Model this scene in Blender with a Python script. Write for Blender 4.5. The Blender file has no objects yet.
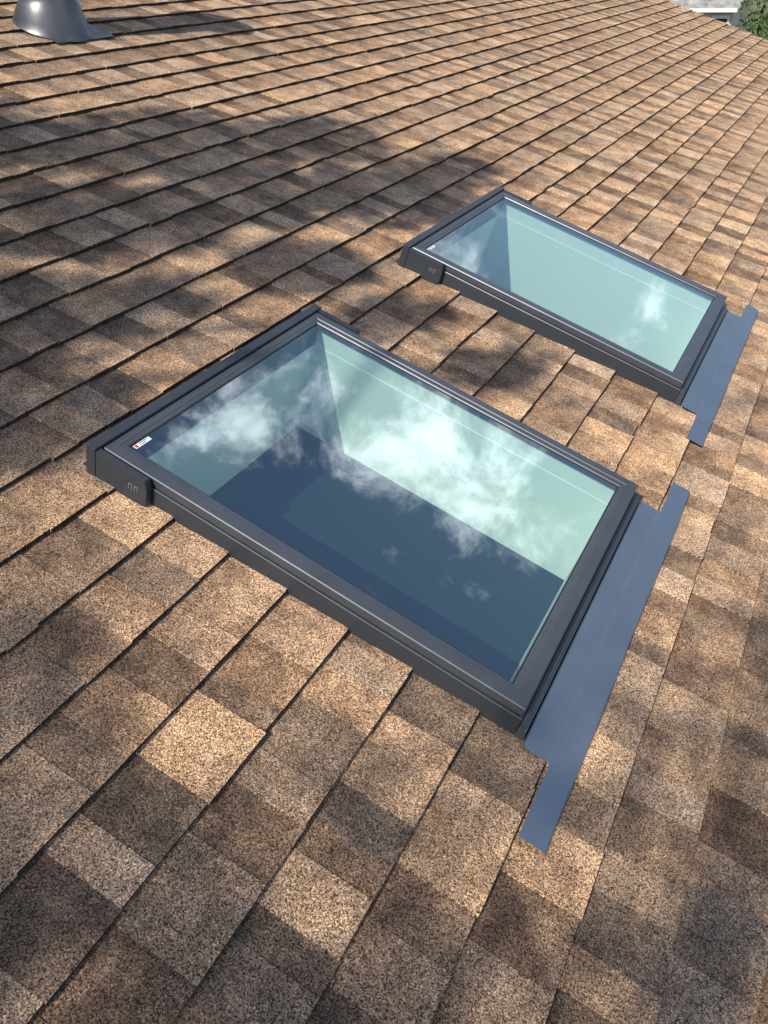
import bpy, bmesh, math, random
from mathutils import Matrix, Vector
random.seed(7)
S=bpy.context.scene; COL=S.collection
TH=math.radians(18.0)
T=Matrix.Rotation(TH,4,'Y')          # roof frame (downslope u, along the courses v, outward n) -> world
def W3(u,v,n): return T@Vector((u,v,n))

# ---------------------------------------------------------------- helpers
def link(name,bm,mats,parent=None,mat4=None,smooth=False):
    me=bpy.data.meshes.new(name); bmesh.ops.recalc_face_normals(bm,faces=bm.faces)
    bm.to_mesh(me); bm.free()
    if not isinstance(mats,(list,tuple)): mats=[mats]
    for m in mats: me.materials.append(m)
    if smooth:
        for p in me.polygons: p.use_smooth=True
    o=bpy.data.objects.new(name,me); COL.objects.link(o)
    if parent: o.parent=parent
    if mat4 is not None: o.matrix_world=mat4
    return o
def link_raw(name,bm,mats,parent=None,smooth=False):
    me=bpy.data.meshes.new(name); bm.to_mesh(me); bm.free()
    for m in (mats if isinstance(mats,list) else [mats]): me.materials.append(m)
    o=bpy.data.objects.new(name,me); COL.objects.link(o)
    if parent:o.parent=parent
    return o
def empty(name,mat4,label,cat,group=None):
    o=bpy.data.objects.new(name,None); COL.objects.link(o); o.empty_display_size=.1
    o.matrix_world=mat4; tag(o,label,cat,group); return o
def tag(o,label=None,cat=None,group=None,kind=None):
    if label:o['label']=label
    if cat:o['category']=cat
    if group:o['group']=group
    if kind:o['kind']=kind
def box(bm,a,b,bev=0):
    r=bmesh.ops.create_cube(bm,size=1)
    for v in r['verts']:
        v.co=Vector([ (a[i]+b[i])/2+v.co[i]*(b[i]-a[i]) for i in range(3)])
    if bev:
        es=list({e for v in r['verts'] for e in v.link_edges})
        bmesh.ops.bevel(bm,geom=es,offset=bev,segments=2,affect='EDGES',profile=.6)
def sweep(bm,L,W,prof,closed=False,head=1.0):
    rings=[]
    for d,z in prof:
        h=d*head if d<0 else d
        rings.append([bm.verts.new(c) for c in ((-h,-d,z),(L+d,-d,z),(L+d,W+d,z),(-h,W+d,z))])
    n=len(rings)
    for i in range(n if closed else n-1):
        a,b=rings[i],rings[(i+1)%n]
        for k in range(4):
            bm.faces.new((a[k],a[(k+1)%4],b[(k+1)%4],b[k]))
def lathe(bm,prof,seg=40,shear=None):
    rs=[]
    for r,z in prof:
        rs.append([bm.verts.new((r*math.cos(2*math.pi*k/seg),r*math.sin(2*math.pi*k/seg),z)) for k in range(seg)])
    for a,b in zip(rs,rs[1:]):
        for k in range(seg): bm.faces.new((a[k],a[(k+1)%seg],b[(k+1)%seg],b[k]))
    return rs

# ---------------------------------------------------------------- materials
def newmat(n):
    m=bpy.data.materials.new(n); m.use_nodes=True; nt=m.node_tree
    return m,nt,nt.nodes['Principled BSDF']
def N(nt,t,**k):
    n=nt.nodes.new(t)
    for a,b in k.items(): setattr(n,a,b)
    return n
def coords(nt,scale=None):
    tc=N(nt,'ShaderNodeTexCoord'); return tc.outputs['Object']
def noise(nt,vec,scale,detail=3,rough=.5,dim='3D'):
    n=N(nt,'ShaderNodeTexNoise'); n.noise_dimensions=dim; n.inputs['Scale'].default_value=scale; n.inputs['Detail'].default_value=detail; n.inputs['Roughness'].default_value=rough
    nt.links.new(vec,n.inputs['Vector']); return n
def ramp(nt,fac,stops,interp='LINEAR'):
    r=N(nt,'ShaderNodeValToRGB'); r.color_ramp.interpolation=interp
    els=r.color_ramp.elements
    while len(els)<len(stops): els.new(.5)
    for e,(p,c) in zip(els,stops): e.position=p; e.color=(*c,1) if len(c)==3 else c
    nt.links.new(fac,r.inputs[0]); return r
def mixc(nt,fac,a,b,mode='MIX'):
    m=N(nt,'ShaderNodeMix',data_type='RGBA',blend_type=mode)
    for s,v in ((m.inputs[0],fac),(m.inputs[6],a),(m.inputs[7],b)):
        if hasattr(v,'links') or hasattr(v,'node'): nt.links.new(v,s)
        else: s.default_value=v if not isinstance(v,tuple) else (*v,1)
    return m.outputs[2]
def bump(nt,h,strength,dist,bsdf):
    b=N(nt,'ShaderNodeBump'); b.inputs['Strength'].default_value=strength; b.inputs['Distance'].default_value=dist
    nt.links.new(h,b.inputs['Height']); nt.links.new(b.outputs[0],bsdf.inputs['Normal'])

def mat_shingle():
    m,nt,b=newmat('asphalt_shingle'); o=coords(nt)
    at=N(nt,'ShaderNodeAttribute',attribute_name='tone'); sep=N(nt,'ShaderNodeSeparateColor'); nt.links.new(at.outputs['Color'],sep.inputs[0])
    # blotches shift the tone of a tab, so neighbouring tabs blend softly
    nb=noise(nt,o,11,4,.7,'2D')
    ad=N(nt,'ShaderNodeMath',operation='MULTIPLY_ADD'); nt.links.new(nb.outputs[0],ad.inputs[0]); ad.inputs[1].default_value=1.1; ad.inputs[2].default_value=-.56
    t=N(nt,'ShaderNodeMath',operation='ADD',use_clamp=True); nt.links.new(sep.outputs[0],t.inputs[0]); nt.links.new(ad.outputs[0],t.inputs[1])
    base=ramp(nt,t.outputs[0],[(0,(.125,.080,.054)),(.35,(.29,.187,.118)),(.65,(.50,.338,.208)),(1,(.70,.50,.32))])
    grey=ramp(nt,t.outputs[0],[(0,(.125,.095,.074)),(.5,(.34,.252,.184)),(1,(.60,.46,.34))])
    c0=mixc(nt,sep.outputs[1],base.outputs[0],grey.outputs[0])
    vo=N(nt,'ShaderNodeTexVoronoi'); vo.voronoi_dimensions='2D'; vo.inputs['Scale'].default_value=480; nt.links.new(o,vo.inputs['Vector'])
    sv=N(nt,'ShaderNodeSeparateColor'); nt.links.new(vo.outputs['Color'],sv.inputs[0])
    rg=ramp(nt,sv.outputs[0],[(0,(.11,.10,.10)),(.25,(.42,.39,.38)),(.5,(.95,.93,.9)),(.8,(1.25,1.22,1.18)),(.94,(1.7,1.7,1.65)),(1,(2.3,2.3,2.3))])
    c2=mixc(nt,1.0,c0,rg.outputs[0],'MULTIPLY')
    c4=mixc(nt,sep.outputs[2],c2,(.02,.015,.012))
    nt.links.new(c4,b.inputs['Base Color']); b.inputs['Roughness'].default_value=.9
    b.inputs['Specular IOR Level'].default_value=.3; b.inputs['Diffuse Roughness'].default_value=1
    bump(nt,sv.outputs[1],.6,.002,b)
    return m
def mat_metal(name,col,rough=.38,metal=.55,wave=0,var=.12):
    m,nt,b=newmat(name); o=coords(nt)
    n=noise(nt,o,6,4,.6); r=ramp(nt,n.outputs[0],[(.3,tuple(c*(1-var) for c in col)),(.7,tuple(c*(1+var) for c in col))])
    n3=noise(nt,o,160,3,.7); dust=ramp(nt,n3.outputs[0],[(.55,(0,0,0)),(.75,(.12,.12,.12))])
    c=mixc(nt,dust.outputs[0],r.outputs[0],(.35,.32,.28))
    nt.links.new(c,b.inputs['Base Color']); b.inputs['Metallic'].default_value=metal
    n2=noise(nt,o,35,4,.7); rr=N(nt,'ShaderNodeMapRange'); rr.inputs['To Min'].default_value=rough-.04; rr.inputs['To Max'].default_value=rough+.08
    nt.links.new(n2.outputs[0],rr.inputs['Value']); nt.links.new(rr.outputs[0],b.inputs['Roughness'])
    if wave:
        n4=noise(nt,o,5,2,.5); bump(nt,n4.outputs[0],.5,wave,b)
    return m
def mat_plain(name,col,rough=.7,var=.15,scale=8,metal=0):
    m,nt,b=newmat(name); o=coords(nt); n=noise(nt,o,scale,4,.6)
    r=ramp(nt,n.outputs[0],[(.3,tuple(c*(1-var) for c in col)),(.7,tuple(min(1,c*(1+var)) for c in col))])
    nt.links.new(r.outputs[0],b.inputs['Base Color']); b.inputs['Roughness'].default_value=rough; b.inputs['Metallic'].default_value=metal
    return m
def mat_glass():
    m,nt,b=newmat('coated_glass'); nt.nodes.remove(b); out=nt.nodes['Material Output']
    tr=N(nt,'ShaderNodeBsdfTransparent'); tr.inputs[0].default_value=(.76,.95,.92,1)
    gl=N(nt,'ShaderNodeBsdfGlossy'); gl.inputs['Roughness'].default_value=.0; gl.inputs[0].default_value=(.90,.98,1,1)
    lw=N(nt,'ShaderNodeLayerWeight'); lw.inputs[0].default_value=.5
    pw=N(nt,'ShaderNodeMath',operation='POWER'); nt.links.new(lw.outputs['Facing'],pw.inputs[0]); pw.inputs[1].default_value=3
    mr=N(nt,'ShaderNodeMath',operation='MULTIPLY_ADD'); nt.links.new(pw.outputs[0],mr.inputs[0]); mr.inputs[1].default_value=.3; mr.inputs[2].default_value=.33; mr.use_clamp=True
    mx=N(nt,'ShaderNodeMixShader'); nt.links.new(mr.outputs[0],mx.inputs[0]); nt.links.new(tr.outputs[0],mx.inputs[1]); nt.links.new(gl.outputs[0],mx.inputs[2])
    nt.links.new(mx.outputs[0],out.inputs[0])
    return m
def mat_leaf(name,a,b_):
    m,nt,b=newmat(name); o=coords(nt); n=noise(nt,o,3,3); r=ramp(nt,n.outputs[0],[(.35,a),(.65,b_)])
    nt.links.new(r.outputs[0],b.inputs['Base Color']); b.inputs['Roughness'].default_value=.6; return m
M_sh=mat_shingle()
M_fr=mat_metal('slate_frame_metal',(.062,.072,.088),.38,.45)
M_sash=mat_metal('slate_sash_metal',(.105,.118,.140),.36,.5)
M_ap=mat_metal('blue_grey_flashing',(.185,.240,.315),.36,.6,wave=.006,var=.06)
M_gasket=mat_plain('black_rubber',(.012,.012,.013),.6)
M_well=mat_plain('painted_shaft',(.90,.92,.87),.8,.02,2)
M_floor=mat_plain('dark_blue_floor',(.022,.040,.064),.75,.06,2)
M_glass=mat_glass()
M_white=mat_plain('white_label',(.8,.8,.8),.5,.02)
M_red=mat_plain('red_label',(.55,.03,.03),.5,.02)
M_ink=mat_plain('label_ink',(.03,.03,.03),.5,.02)
M_vent=mat_metal('weathered_vent_metal',(.12,.125,.135),.36,.65,var=.35)
M_ventlight=mat_metal('pale_vent_metal',(.35,.35,.36),.4,.5)
M_emblem=mat_metal('embossed_emblem',(.20,.21,.23),.4,.4)
M_wall=mat_plain('pale_stucco',(.50,.47,.42),.9,.25,3)
M_trim=mat_plain('white_trim',(.78,.78,.76),.6,.04)
M_pane=mat_plain('dark_window',(.03,.04,.05),.15,.1)
M_bark=mat_plain('bark',(.12,.085,.06),.95,.3,12)
M_leafA=mat_leaf('leaf_dark',(.025,.06,.015),(.07,.13,.03))
M_leafB=mat_leaf('leaf_mid',(.02,.055,.012),(.07,.13,.03))

# ---------------------------------------------------------------- roof
L,Wd=1.17,.965
SK=[(0.0,0.0),(-.02,1.70)]
U0,U1,V0,V1=-5.1,3.1,-4.0,11.9
E=.172; PH=.057
holes=[(a+.02,a+L-.02,b+.02,b+Wd-.02) for a,b in SK]
bm=bmesh.new(); cl=bm.loops.layers.float_color.new('tone')
def setc(f,c):
    for l in f.loops: l[cl]=c
def piece(u0,u1,v0,v1,zf,tone,gr):
    z=zf
    a=bm.verts.new((u0,v0,z(u0,v0)));b=bm.verts.new((u1,v0,z(u1,v0)));c=bm.verts.new((u1,v1,z(u1,v1)));d=bm.verts.new((u0,v1,z(u0,v1)))
    e=bm.verts.new((u1,v0,-.006));f=bm.verts.new((u1,v1,-.006));g=bm.verts.new((u0,v0,-.006));h=bm.verts.new((u0,v1,-.006))
    fc=bm.faces.new((a,b,c,d))
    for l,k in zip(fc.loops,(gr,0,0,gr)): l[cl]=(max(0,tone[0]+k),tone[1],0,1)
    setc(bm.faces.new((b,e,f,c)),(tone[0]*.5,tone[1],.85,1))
    setc(bm.faces.new((a,g,e,b)),(tone[0],tone[1],.0,1))
    setc(bm.faces.new((d,c,f,h)),(tone[0],tone[1],.0,1))
def sub(r,h):
    u0,u1,v0,v1=r; a,b,c,d=h
    if u1<=a or u0>=b or v1<=c or v0>=d: return [r]
    out=[]
    if v0<c: out.append((u0,u1,v0,c))
    if v1>d: out.append((u0,u1,d,v1))
    w0,w1=max(v0,c),min(v1,d)
    if u0<a: out.append((u0,a,w0,w1))
    if u1>b: out.append((b,u1,w0,w1))
    return out
k0=math.floor((U0-PH)/E); k=k0
while PH+k*E<U1:
    cu0=PH+k*E; cu1=cu0+E; v=V0-random.random()*.2; raised=random.random()<.5; last=.5
    wob=random.uniform(-.0022,.0022)
    while v<V1:
        w=random.choice([.09,.11,.14,.17]) if raised else random.choice([.07,.09,.12,.15])
        w*=random.uniform(.9,1.1)
        nv=min(v+w,V1)
        if V1-nv<.05: nv=V1
        if raised: t=random.choice([.50,.55,.60,.65,.70])
        else: t=random.choice([.22,.28,.34,.40,.46])
        t=min(1,max(0,t+random.uniform(-.06,.06)))
        g=random.random()
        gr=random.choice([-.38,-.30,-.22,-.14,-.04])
        th=.0145 if raised else .0120
        up=.0022 if raised else .0
        du=wob+random.gauss(0,.0018)
        zj0,zj1=abs(random.gauss(0,.0011)),abs(random.gauss(0,.0011))
        def zf(u,vv,v=v,nv=nv,cu0=cu0,cu1=cu1,th=th,up=up,zj0=zj0,zj1=zj1):
            s=(u-cu0)/(cu1-cu0); q=(vv-v)/(nv-v)
            return up+(th-up+zj0*(1-q)+zj1*q)*s
        rs=[(cu0-.006,cu1+du,v,nv)]
        for h in holes: rs=[q for r in rs for q in sub(r,h)]
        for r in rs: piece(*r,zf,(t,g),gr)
        v=nv; raised=not raised
        if random.random()<.12: raised=not raised
    k+=1
house=empty('house',T.copy(),'house whose brown asphalt shingle roof fills the view and carries both skylights','house')
link_raw('shingle_roof',bm,M_sh,house)
Ti=T.inverted()
def wl(x,y,z): return Ti@Vector((x,y,z))
kx=PH+k0*E
rid=W3(kx,0,0)
bm=bmesh.new()
p=[(rid.x,V0,rid.z-.004),(rid.x,V1,rid.z-.004),(rid.x-8,V1,rid.z-.004-8*math.tan(TH)),(rid.x-8,V0,rid.z-.004-8*math.tan(TH))]
f=bm.faces.new([bm.verts.new(wl(*q)) for q in p]); lay=bm.loops.layers.float_color.new('tone')
for l in f.loops:l[lay]=(.5,.5,0,1)
link_raw('rear_slope',bm,M_sh,house)
UE=PH+k*E
for y0,y1 in ((V0-.03,V0-.005),(V1+.005,V1+.03)):
    bm=bmesh.new(); box(bm,(kx,y0,-.2),(UE-.02,y1,-.004)); link('rake_board',bm,M_trim,house)
bm=bmesh.new(); box(bm,(UE-.018,V0-.03,-.2),(UE,V1+.03,-.01)); link('fascia',bm,M_trim,house)
eav=W3(UE,0,0); GZ=eav.z-2.9
bm=bmesh.new()
q=[(rid.x-7.6,eav.z-.3),(rid.x-7.6,GZ),(eav.x-.4,GZ),(eav.x-.4,eav.z-.15),(rid.x,rid.z-.35)]
fr=[bm.verts.new(wl(x,V0+.3,z)) for x,z in q]; bk=[bm.verts.new(wl(x,V1-.3,z)) for x,z in q]
bm.faces.new(fr);bm.faces.new(bk[::-1])
for i in (0,2): bm.faces.new((fr[i],fr[i+1],bk[i+1],bk[i]))
link('wall',bm,M_wall,house)

# ---------------------------------------------------------------- ground
bm=bmesh.new()
f=bm.faces.new([bm.verts.new(c) for c in ((-600,-600,GZ),(600,-600,GZ),(600,600,GZ),(-600,600,GZ))])
m,nt,b=newmat('dry_grass'); o_=coords(nt); n1=noise(nt,o_,.6,6,.7); r=ramp(nt,n1.outputs[0],[(.3,(.06,.08,.03)),(.6,(.16,.15,.08)),(.8,(.24,.2,.14))]); nt.links.new(r.outputs[0],b.inputs['Base Color']); b.inputs['Roughness'].default_value=.95
g=link_raw('ground',bm,m); tag(g,kind='structure')

# ---------------------------------------------------------------- skylight
def extr(prof,y0,y1,bev=0):
    bm=bmesh.new(); n=len(prof)
    A=[bm.verts.new((x,y0,z)) for x,z in prof]; B=[bm.verts.new((x,y1,z)) for x,z in prof]
    bm.faces.new(A);bm.faces.new(B[::-1])
    for i in range(n): bm.faces.new((A[i],B[i],B[(i+1)%n],A[(i+1)%n]))
    if bev: bmesh.ops.bevel(bm,geom=list(bm.edges),offset=bev,segments=2,affect='EDGES')
    return bm
HD=.72
def make_skylight(label):
    root=empty('skylight',T@Matrix.Translation((SK[0][0],SK[0][1],0)),label,'skylight','skylights set in the shingle roof')
    bm=bmesh.new(); sweep(bm,L,Wd,[(-.034,.064),(-.003,.064),(-.003,.0630),(.0040,.0630),(.0055,.061),(.0070,-.003),(-.034,-.003)],True)
    link('curb_frame',bm,M_fr,root)
    bm=bmesh.new(); sweep(bm,L,Wd,[(-.03,.066),(-.0015,.066),(0,.0675),(0,.0890),(-.0020,.0915),(-.030,.0922),(-.032,.0902),(-.046,.0880),(-.048,.085),(-.048,.066)],False,HD)
    sash=link('sash',bm,M_sash,root)
    bm=bmesh.new(); sweep(bm,L,Wd,[(-.0482,.0845),(-.051,.0838),(-.052,.0815),(-.0482,.0815)],True,HD)
    link('gasket',bm,M_gasket,sash)
    h0=.0479*HD
    bm=bmesh.new(); bm.faces.new([bm.verts.new(c) for c in ((h0,.0479,.083),(L-.0479,.0479,.083),(L-.0479,Wd-.0479,.083),(h0,Wd-.0479,.083))])
    gp=link_raw('glass_pane',bm,M_glass,sash)
    bm=bmesh.new(); sweep(bm,L,Wd,[(-.0345,.0635),(-.0345,.0),(-.037,-.002),(-.037,-.372)],False,.98)
    link('light_shaft',bm,M_well,root)
    bm=bmesh.new(); box(bm,(.0372,.0372,-.372),(L-.0372,Wd-.0372,-.356)); link('shaft_floor',bm,M_floor,root)  # flat dark blue sheet closing the shaft bottom
    bm=bmesh.new(); box(bm,(-.030,-.027,-.002),(-.0015,Wd+.027,.1000),.0025)
    link('head_cover',bm,M_fr,root)
    bm=bmesh.new(); box(bm,(-.050,-.018,.012),(-.0305,Wd+.018,.0165),.001); link('head_flashing',bm,M_fr,root)
    for s in (0,1):
        y0,y1=((-.026,-.0075) if s==0 else (Wd+.0075,Wd+.026))
        prof=[(-.001,.004),(.145,.004),(.160,.018),(.160,.068),(.152,.0935),(-.001,.0935)]
        br=link('side_bracket',extr(prof,y0,y1,.0015),M_fr,root)
        yo=y0-.0012 if s==0 else y1+.0012; yi=y0+.001 if s==0 else y1-.001
        a_,b_=min(yo,yi),max(yo,yi)
        bm=bmesh.new()
        for (x0,x1,z0,z1) in ((.104,.107,.044,.058),(.104,.116,.0582,.061),(.113,.116,.044,.058),(.121,.124,.044,.058),(.121,.133,.0582,.061),(.130,.133,.050,.058)):
            box(bm,(x0,a_,z0),(x1,b_,z1))
        link('emblem',bm,M_emblem,br)
    prof=[(L+.0078,-.003),(L+.0078,.056),(L+.015,.056),(L+.0185,.053),(L+.020,.040),(L+.027,.037),(L+.029,.020),(L+.032,.018),(L+.032,-.003)]
    link('sill_trim',extr(prof,-.010,Wd+.010),M_sash,root)
    bm=bmesh.new(); rnd=random.Random(3)
    us=[L+.0322,L+.036,L+.052,1.262,1.266,1.271,1.303,1.330,1.335]; zs=[.030,.0240,.0220,.0202,.0216,.0190,.0184,.0176,.010]
    nv=30; vs=[-.220+i*(Wd+.44)/nv for i in range(nv+1)]
    grid={}
    for i,u in enumerate(us):
        for j,v in enumerate(vs):
            if i<5 and not(-.04<v<Wd+.04): continue
            grid[i,j]=bm.verts.new((u+(0 if i<7 else math.sin(v*9)*.001),v,zs[i]+rnd.uniform(-.0003,.0003)))
    for i in range(len(us)-1):
        for j in range(nv):
            ks=[(i,j),(i+1,j),(i+1,j+1),(i,j+1)]
            if all(q in grid for q in ks): bm.faces.new([grid[q] for q in ks])
    link('apron_flashing',bm,M_ap,root)
    bm=bmesh.new(); box(bm,(.040,.058,.0834),(.053,.112,.0842)); lb=link('label_sticker',bm,M_white,root)
    bm=bmesh.new(); box(bm,(.0415,.060,.0843),(.0515,.068,.0846)); link('red_mark',bm,M_red,lb)
    bm=bmesh.new()
    for i in range(2): box(bm,(.0422+i*.0055,.075,.0843),(.0440+i*.0055,.107-.010*i,.0846))
    link('printed_lines',bm,M_ink,lb)
    return root
near=make_skylight('nearer, larger-looking skylight with clouds mirrored over its dark blue shaft bottom')
def dup(root,mat4,label):
    r=root.copy(); COL.objects.link(r); r.matrix_world=mat4; r['label']=label
    for ch in list(root.children):
        c=ch.copy(); COL.objects.link(c); c.parent=r
        for g_ in list(ch.children):
            d=g_.copy(); COL.objects.link(d); d.parent=c
    return r
bpy.context.view_layer.update()
far=dup(near,T@Matrix.Translation((SK[1][0],SK[1][1],0)),'farther skylight with pale green glass, beyond the nearer one on the roof')

# ---------------------------------------------------------------- roof vent (upright)
base=W3(-2.50,2.27,0)
vent=empty('roof_vent',Matrix.Translation(base),'round weathered metal roof vent standing on the shingles at the upper left','vent')
bm=bmesh.new(); rs=lathe(bm,[(.190,.0),(.180,.02),(.175,.05),(.166,.085),(.152,.12),(.135,.145),(.128,.15)])
for v in rs[0]: v.co.z=-v.co.x*math.tan(TH)+.016
for v in rs[1]: v.co.z=-v.co.x*math.tan(TH)+.03
for v in rs[2]: v.co.z=-v.co.x*math.tan(TH)*.7+.055
for v in rs[3]: v.co.z=-v.co.x*math.tan(TH)*.4+.085
link('collar',bm,M_vent,vent,smooth=True)
bm=bmesh.new(); lathe(bm,[(.129,.146),(.138,.15),(.138,.166),(.12,.175)]); link('storm_ring',bm,M_ventlight,vent,smooth=True)
bm=bmesh.new(); lathe(bm,[(.118,.16),(.118,1.1)]); link('stack',bm,M_ventlight,vent,smooth=True)
bm=bmesh.new(); lathe(bm,[(.0,1.28),(.08,1.27),(.17,1.22),(.185,1.18),(.185,1.1),(.17,1.1),(.118,1.11)]); link('cap',bm,M_vent,vent,smooth=True)
bm=bmesh.new(); box(bm,(-.12,-.15,.0150),(.185,.24,.0180),.001)
o=link('base_flashing',bm,M_vent,vent); o.matrix_local=Matrix.Rotation(TH,4,'Y')

# ---------------------------------------------------------------- trees
def leafcloud(blobs,n,size,rnd):
    bm=bmesh.new()
    tot=sum(b[3]**2*b[4] for b in blobs)
    for (x,y,z,r,sq) in blobs:
        cnt=int(n*r*r*sq/tot)
        for i in range(cnt):
            d=Vector((rnd.gauss(0,1),rnd.gauss(0,1),rnd.gauss(0,1))).normalized()*r*(rnd.random()**.5)
            c=Vector((x,y,z))+d
            a=Vector((rnd.gauss(0,1),rnd.gauss(0,1),rnd.gauss(0,1))).normalized(); b=a.orthogonal().normalized()
            s=size*rnd.uniform(.6,1.4); w=s*.5
            bm.faces.new([bm.verts.new(c+a*s),bm.verts.new(c+b*w),bm.verts.new(c-a*s),bm.verts.new(c-b*w)])
    return bm
def limb(bm,a,b,r0,r1,seg=8):
    a,b=Vector(a),Vector(b); d=(b-a).normalized(); x=d.orthogonal().normalized(); y=d.cross(x)
    A=[bm.verts.new(a+(x*math.cos(t)+y*math.sin(t))*r0) for t in [2*math.pi*i/seg for i in range(seg)]]
    B=[bm.verts.new(b+(x*math.cos(t)+y*math.sin(t))*r1) for t in [2*math.pi*i/seg for i in range(seg)]]
    for i in range(seg): bm.faces.new((A[i],A[(i+1)%seg],B[(i+1)%seg],B[i]))
def tree(pos,blobs,n,size,leafm,label,seed,r=.16):
    rnd=random.Random(seed)
    root=empty('tree',Matrix.Translation(pos),label,'tree')
    loc=[(b[0]-pos[0],b[1]-pos[1],b[2]-pos[2],b[3],b[4]) for b in blobs]
    link_raw('crown',leafcloud(loc,n,size,rnd),leafm,root)
    bm=bmesh.new(); zt=min(b[2] for b in loc); cx=sum(b[0] for b in loc)/len(loc)*.5; cy=sum(b[1] for b in loc)/len(loc)*.5
    limb(bm,(0,0,0),(cx,cy,zt),r,r*.65)
    for b in loc: limb(bm,(cx,cy,zt-.05),(b[0],b[1],b[2]),r*.25,r*.06,6)
    link_raw('trunk',bm,M_bark,root)
tree((.3,14.9,GZ),[(.15,14.6,-.1,.9,1),(-.15,14.8,-.7,.8,1),(.9,15.2,.2,1.0,1),(.3,15.2,.7,.65,1),(.2,14.4,-1.3,.9,1)],12000,.04,M_leafB,'green leafy tree beyond the far roof edge at the upper right',5)
SUN=(T.to_3x3()@Vector((-.31,-.68,.66))).normalized()
def up(u,v,dist): 
    q=W3(u,v,0)+SUN*dist; return (q.x,q.y,q.z)
bl=[]
for (u,v,r,d) in [(-.62,.32,.28,1.4),(-.28,.02,.20,1.3),(-.9,1.0,.32,1.5),(-1.2,1.9,.38,1.5),(-.75,1.65,.32,1.6),(-.42,2.3,.34,1.7),(-.95,2.5,.28,1.4),(-.35,2.9,.22,1.2),(-1.4,1.3,.26,1.2),(-.45,.75,.16,1.1),(-.28,1.35,.22,1.5),(.15,1.33,.17,1.4),(.55,1.33,.17,1.3),(-1.8,.9,.42,1.2),(-1.2,-.3,.5,1),(-2.3,-.6,1.0,.7),(-1.0,-1.6,1.0,.7),(-2.0,-2.2,1.3,.7)]:
    q=up(u,v,8.5); bl.append((*q,r,d))
tp=up(-2.0,-2.2,8.5)
tree((tp[0],tp[1],GZ),bl,12500,.058,M_leafA,'dark leafy tree left of the house, out of frame, dappling the upper shingles',9,.2)
bl=[]  # unseen sparse canopy, added so its shade dims the foreground shingles
for (u,v,r,d) in [(1.6,.3,.45,.4),(1.9,1.0,.5,.3),(1.2,-.5,.4,.7),(1.75,1.9,.45,.3),(1.0,-.9,.5,.7),(2.4,.2,.8,.5),(2.0,-.8,.8,.6),(1.6,-1.8,.9,.6),(.45,-.75,.35,.6),(.2,-.5,.25,.5)]:
    q=up(u,v,13); bl.append((*q,r,d))
tp=up(2.0,-.9,13)
tree((tp[0],tp[1],GZ),bl,2300,.048,M_leafA,'unseen thin canopy added behind the camera to dim and dapple the lower shingles',19,.2)

# ---------------------------------------------------------------- neighbour shed
nh=empty('shed',Matrix.Translation((-2.15,19,GZ)),'small pale garden shed with two windows beyond the far roof edge','shed')
H=-.05-GZ
bm=bmesh.new(); box(bm,(-1.2,0,0),(.75,2.4,H)); link('wall',bm,M_wall,nh)
bm=bmesh.new(); box(bm,(-1.3,-.2,H-.07),(.85,-.12,H-.002)); link('gutter',bm,M_trim,nh)
for x in (-.15,.35):
    bm=bmesh.new(); box(bm,(x,-.03,H-1.0),(x+.36,-.001,H-.14)); wf=link('window',bm,M_trim,nh)
    bm=bmesh.new(); box(bm,(x+.05,-.035,H-.95),(x+.31,-.031,H-.19)); link('pane',bm,M_pane,wf)
bm=bmesh.new()
pr=[(-.12,H),(1.2,H+.5),(2.6,H),(2.6,H+.08),(1.2,H+.6),(-.12,H+.08)]
A=[bm.verts.new((-1.35,y,z)) for y,z in pr];B=[bm.verts.new((.9,y,z)) for y,z in pr]
for i in range(6): bm.faces.new((A[i],B[i],B[(i+1)%6],A[(i+1)%6]))
for a in (A,B): bm.faces.new((a[0],a[1],a[4],a[5])); bm.faces.new((a[1],a[2],a[3],a[4]))
link('roof',bm,mat_plain('grey_roofing',(.3,.3,.31),.9,.5,8),nh)

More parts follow.
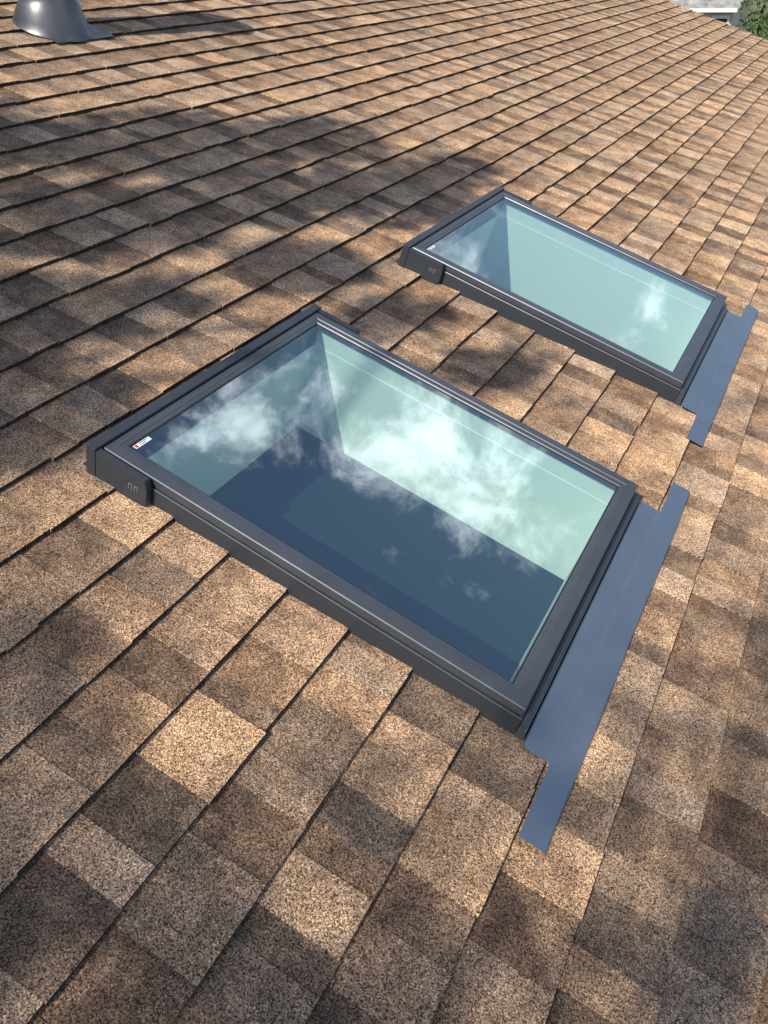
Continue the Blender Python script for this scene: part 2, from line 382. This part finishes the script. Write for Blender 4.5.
# ---------------------------------------------------------------- light and sky
sun=bpy.data.lights.new('sun','SUN'); sun.energy=5; sun.angle=math.radians(.5); sun.color=(1,.90,.75)
so=bpy.data.objects.new('sun',sun); COL.objects.link(so); so.rotation_euler=SUN.to_track_quat('Z','Y').to_euler()
w=bpy.data.worlds.new('World'); S.world=w; w.use_nodes=True; nt=w.node_tree; bg=nt.nodes['Background']
sky=N(nt,'ShaderNodeTexSky',sky_type='NISHITA'); sky.sun_disc=False; sky.sun_elevation=math.asin(SUN.z); sky.sun_rotation=math.atan2(SUN.x,SUN.y)
tc=N(nt,'ShaderNodeTexCoord'); G=tc.outputs['Generated']
acc=None
for d,r,s in [((-.03,.775,.63),.13,1),((.083,.79,.607),.11,1),((-.149,.785,.60),.10,.9),((-.202,.646,.736),.09,.85),((-.14,.871,.474),.09,.7),((.12,.79,.60),.08,.8),((.10,.91,.38),.10,.5),((-.7,.5,.5),.4,.8),((.7,.3,.6),.4,.8)]:
    v=N(nt,'ShaderNodeVectorMath',operation='DISTANCE'); nt.links.new(G,v.inputs[0]); v.inputs[1].default_value=Vector(d).normalized()
    mr=N(nt,'ShaderNodeMapRange'); mr.interpolation_type='SMOOTHSTEP'; mr.inputs['From Min'].default_value=r*1.35; mr.inputs['From Max'].default_value=0; mr.inputs['To Max'].default_value=s
    nt.links.new(v.outputs['Value'],mr.inputs['Value'])
    if acc is None: acc=mr.outputs[0]
    else:
        a=N(nt,'ShaderNodeMath',operation='MAXIMUM'); nt.links.new(acc,a.inputs[0]); nt.links.new(mr.outputs[0],a.inputs[1]); acc=a.outputs[0]
ns=N(nt,'ShaderNodeTexNoise'); ns.inputs['Scale'].default_value=11; ns.inputs['Detail'].default_value=8; ns.inputs['Roughness'].default_value=.62; ns.inputs['Distortion'].default_value=.3; nt.links.new(G,ns.inputs['Vector'])
mu=N(nt,'ShaderNodeMath',operation='MULTIPLY_ADD'); nt.links.new(acc,mu.inputs[0]); mu.inputs[1].default_value=.26; nt.links.new(ns.outputs[0],mu.inputs[2])
mm=N(nt,'ShaderNodeMapRange'); mm.interpolation_type='SMOOTHSTEP'; mm.inputs['From Min'].default_value=.59; mm.inputs['From Max'].default_value=.88; nt.links.new(mu.outputs[0],mm.inputs['Value'])
mixn=N(nt,'ShaderNodeMix',data_type='RGBA'); nt.links.new(mm.outputs[0],mixn.inputs[0]); nt.links.new(sky.outputs[0],mixn.inputs[6]); mixn.inputs[7].default_value=(13,13.5,14.5,1)
nt.links.new(mixn.outputs[2],bg.inputs[0]); bg.inputs[1].default_value=.15

# ---------------------------------------------------------------- camera
cam=bpy.data.cameras.new('camera'); co=bpy.data.objects.new('camera',cam); COL.objects.link(co)
R=Matrix(((.84354,-.49588,.20626),(.47935,.52196,-.70553),(.2422,.69402,.678)))
co.matrix_world=T@(Matrix.Translation((1.04848,-1.09656,1.4373))@R.to_4x4())
cam.sensor_fit='VERTICAL'; cam.sensor_height=36; cam.lens=779.58*36/1024; cam.clip_start=.05; cam.clip_end=2000
S.camera=co
S.view_settings.view_transform='Standard'; S.view_settings.look='None'; S.view_settings.exposure=0
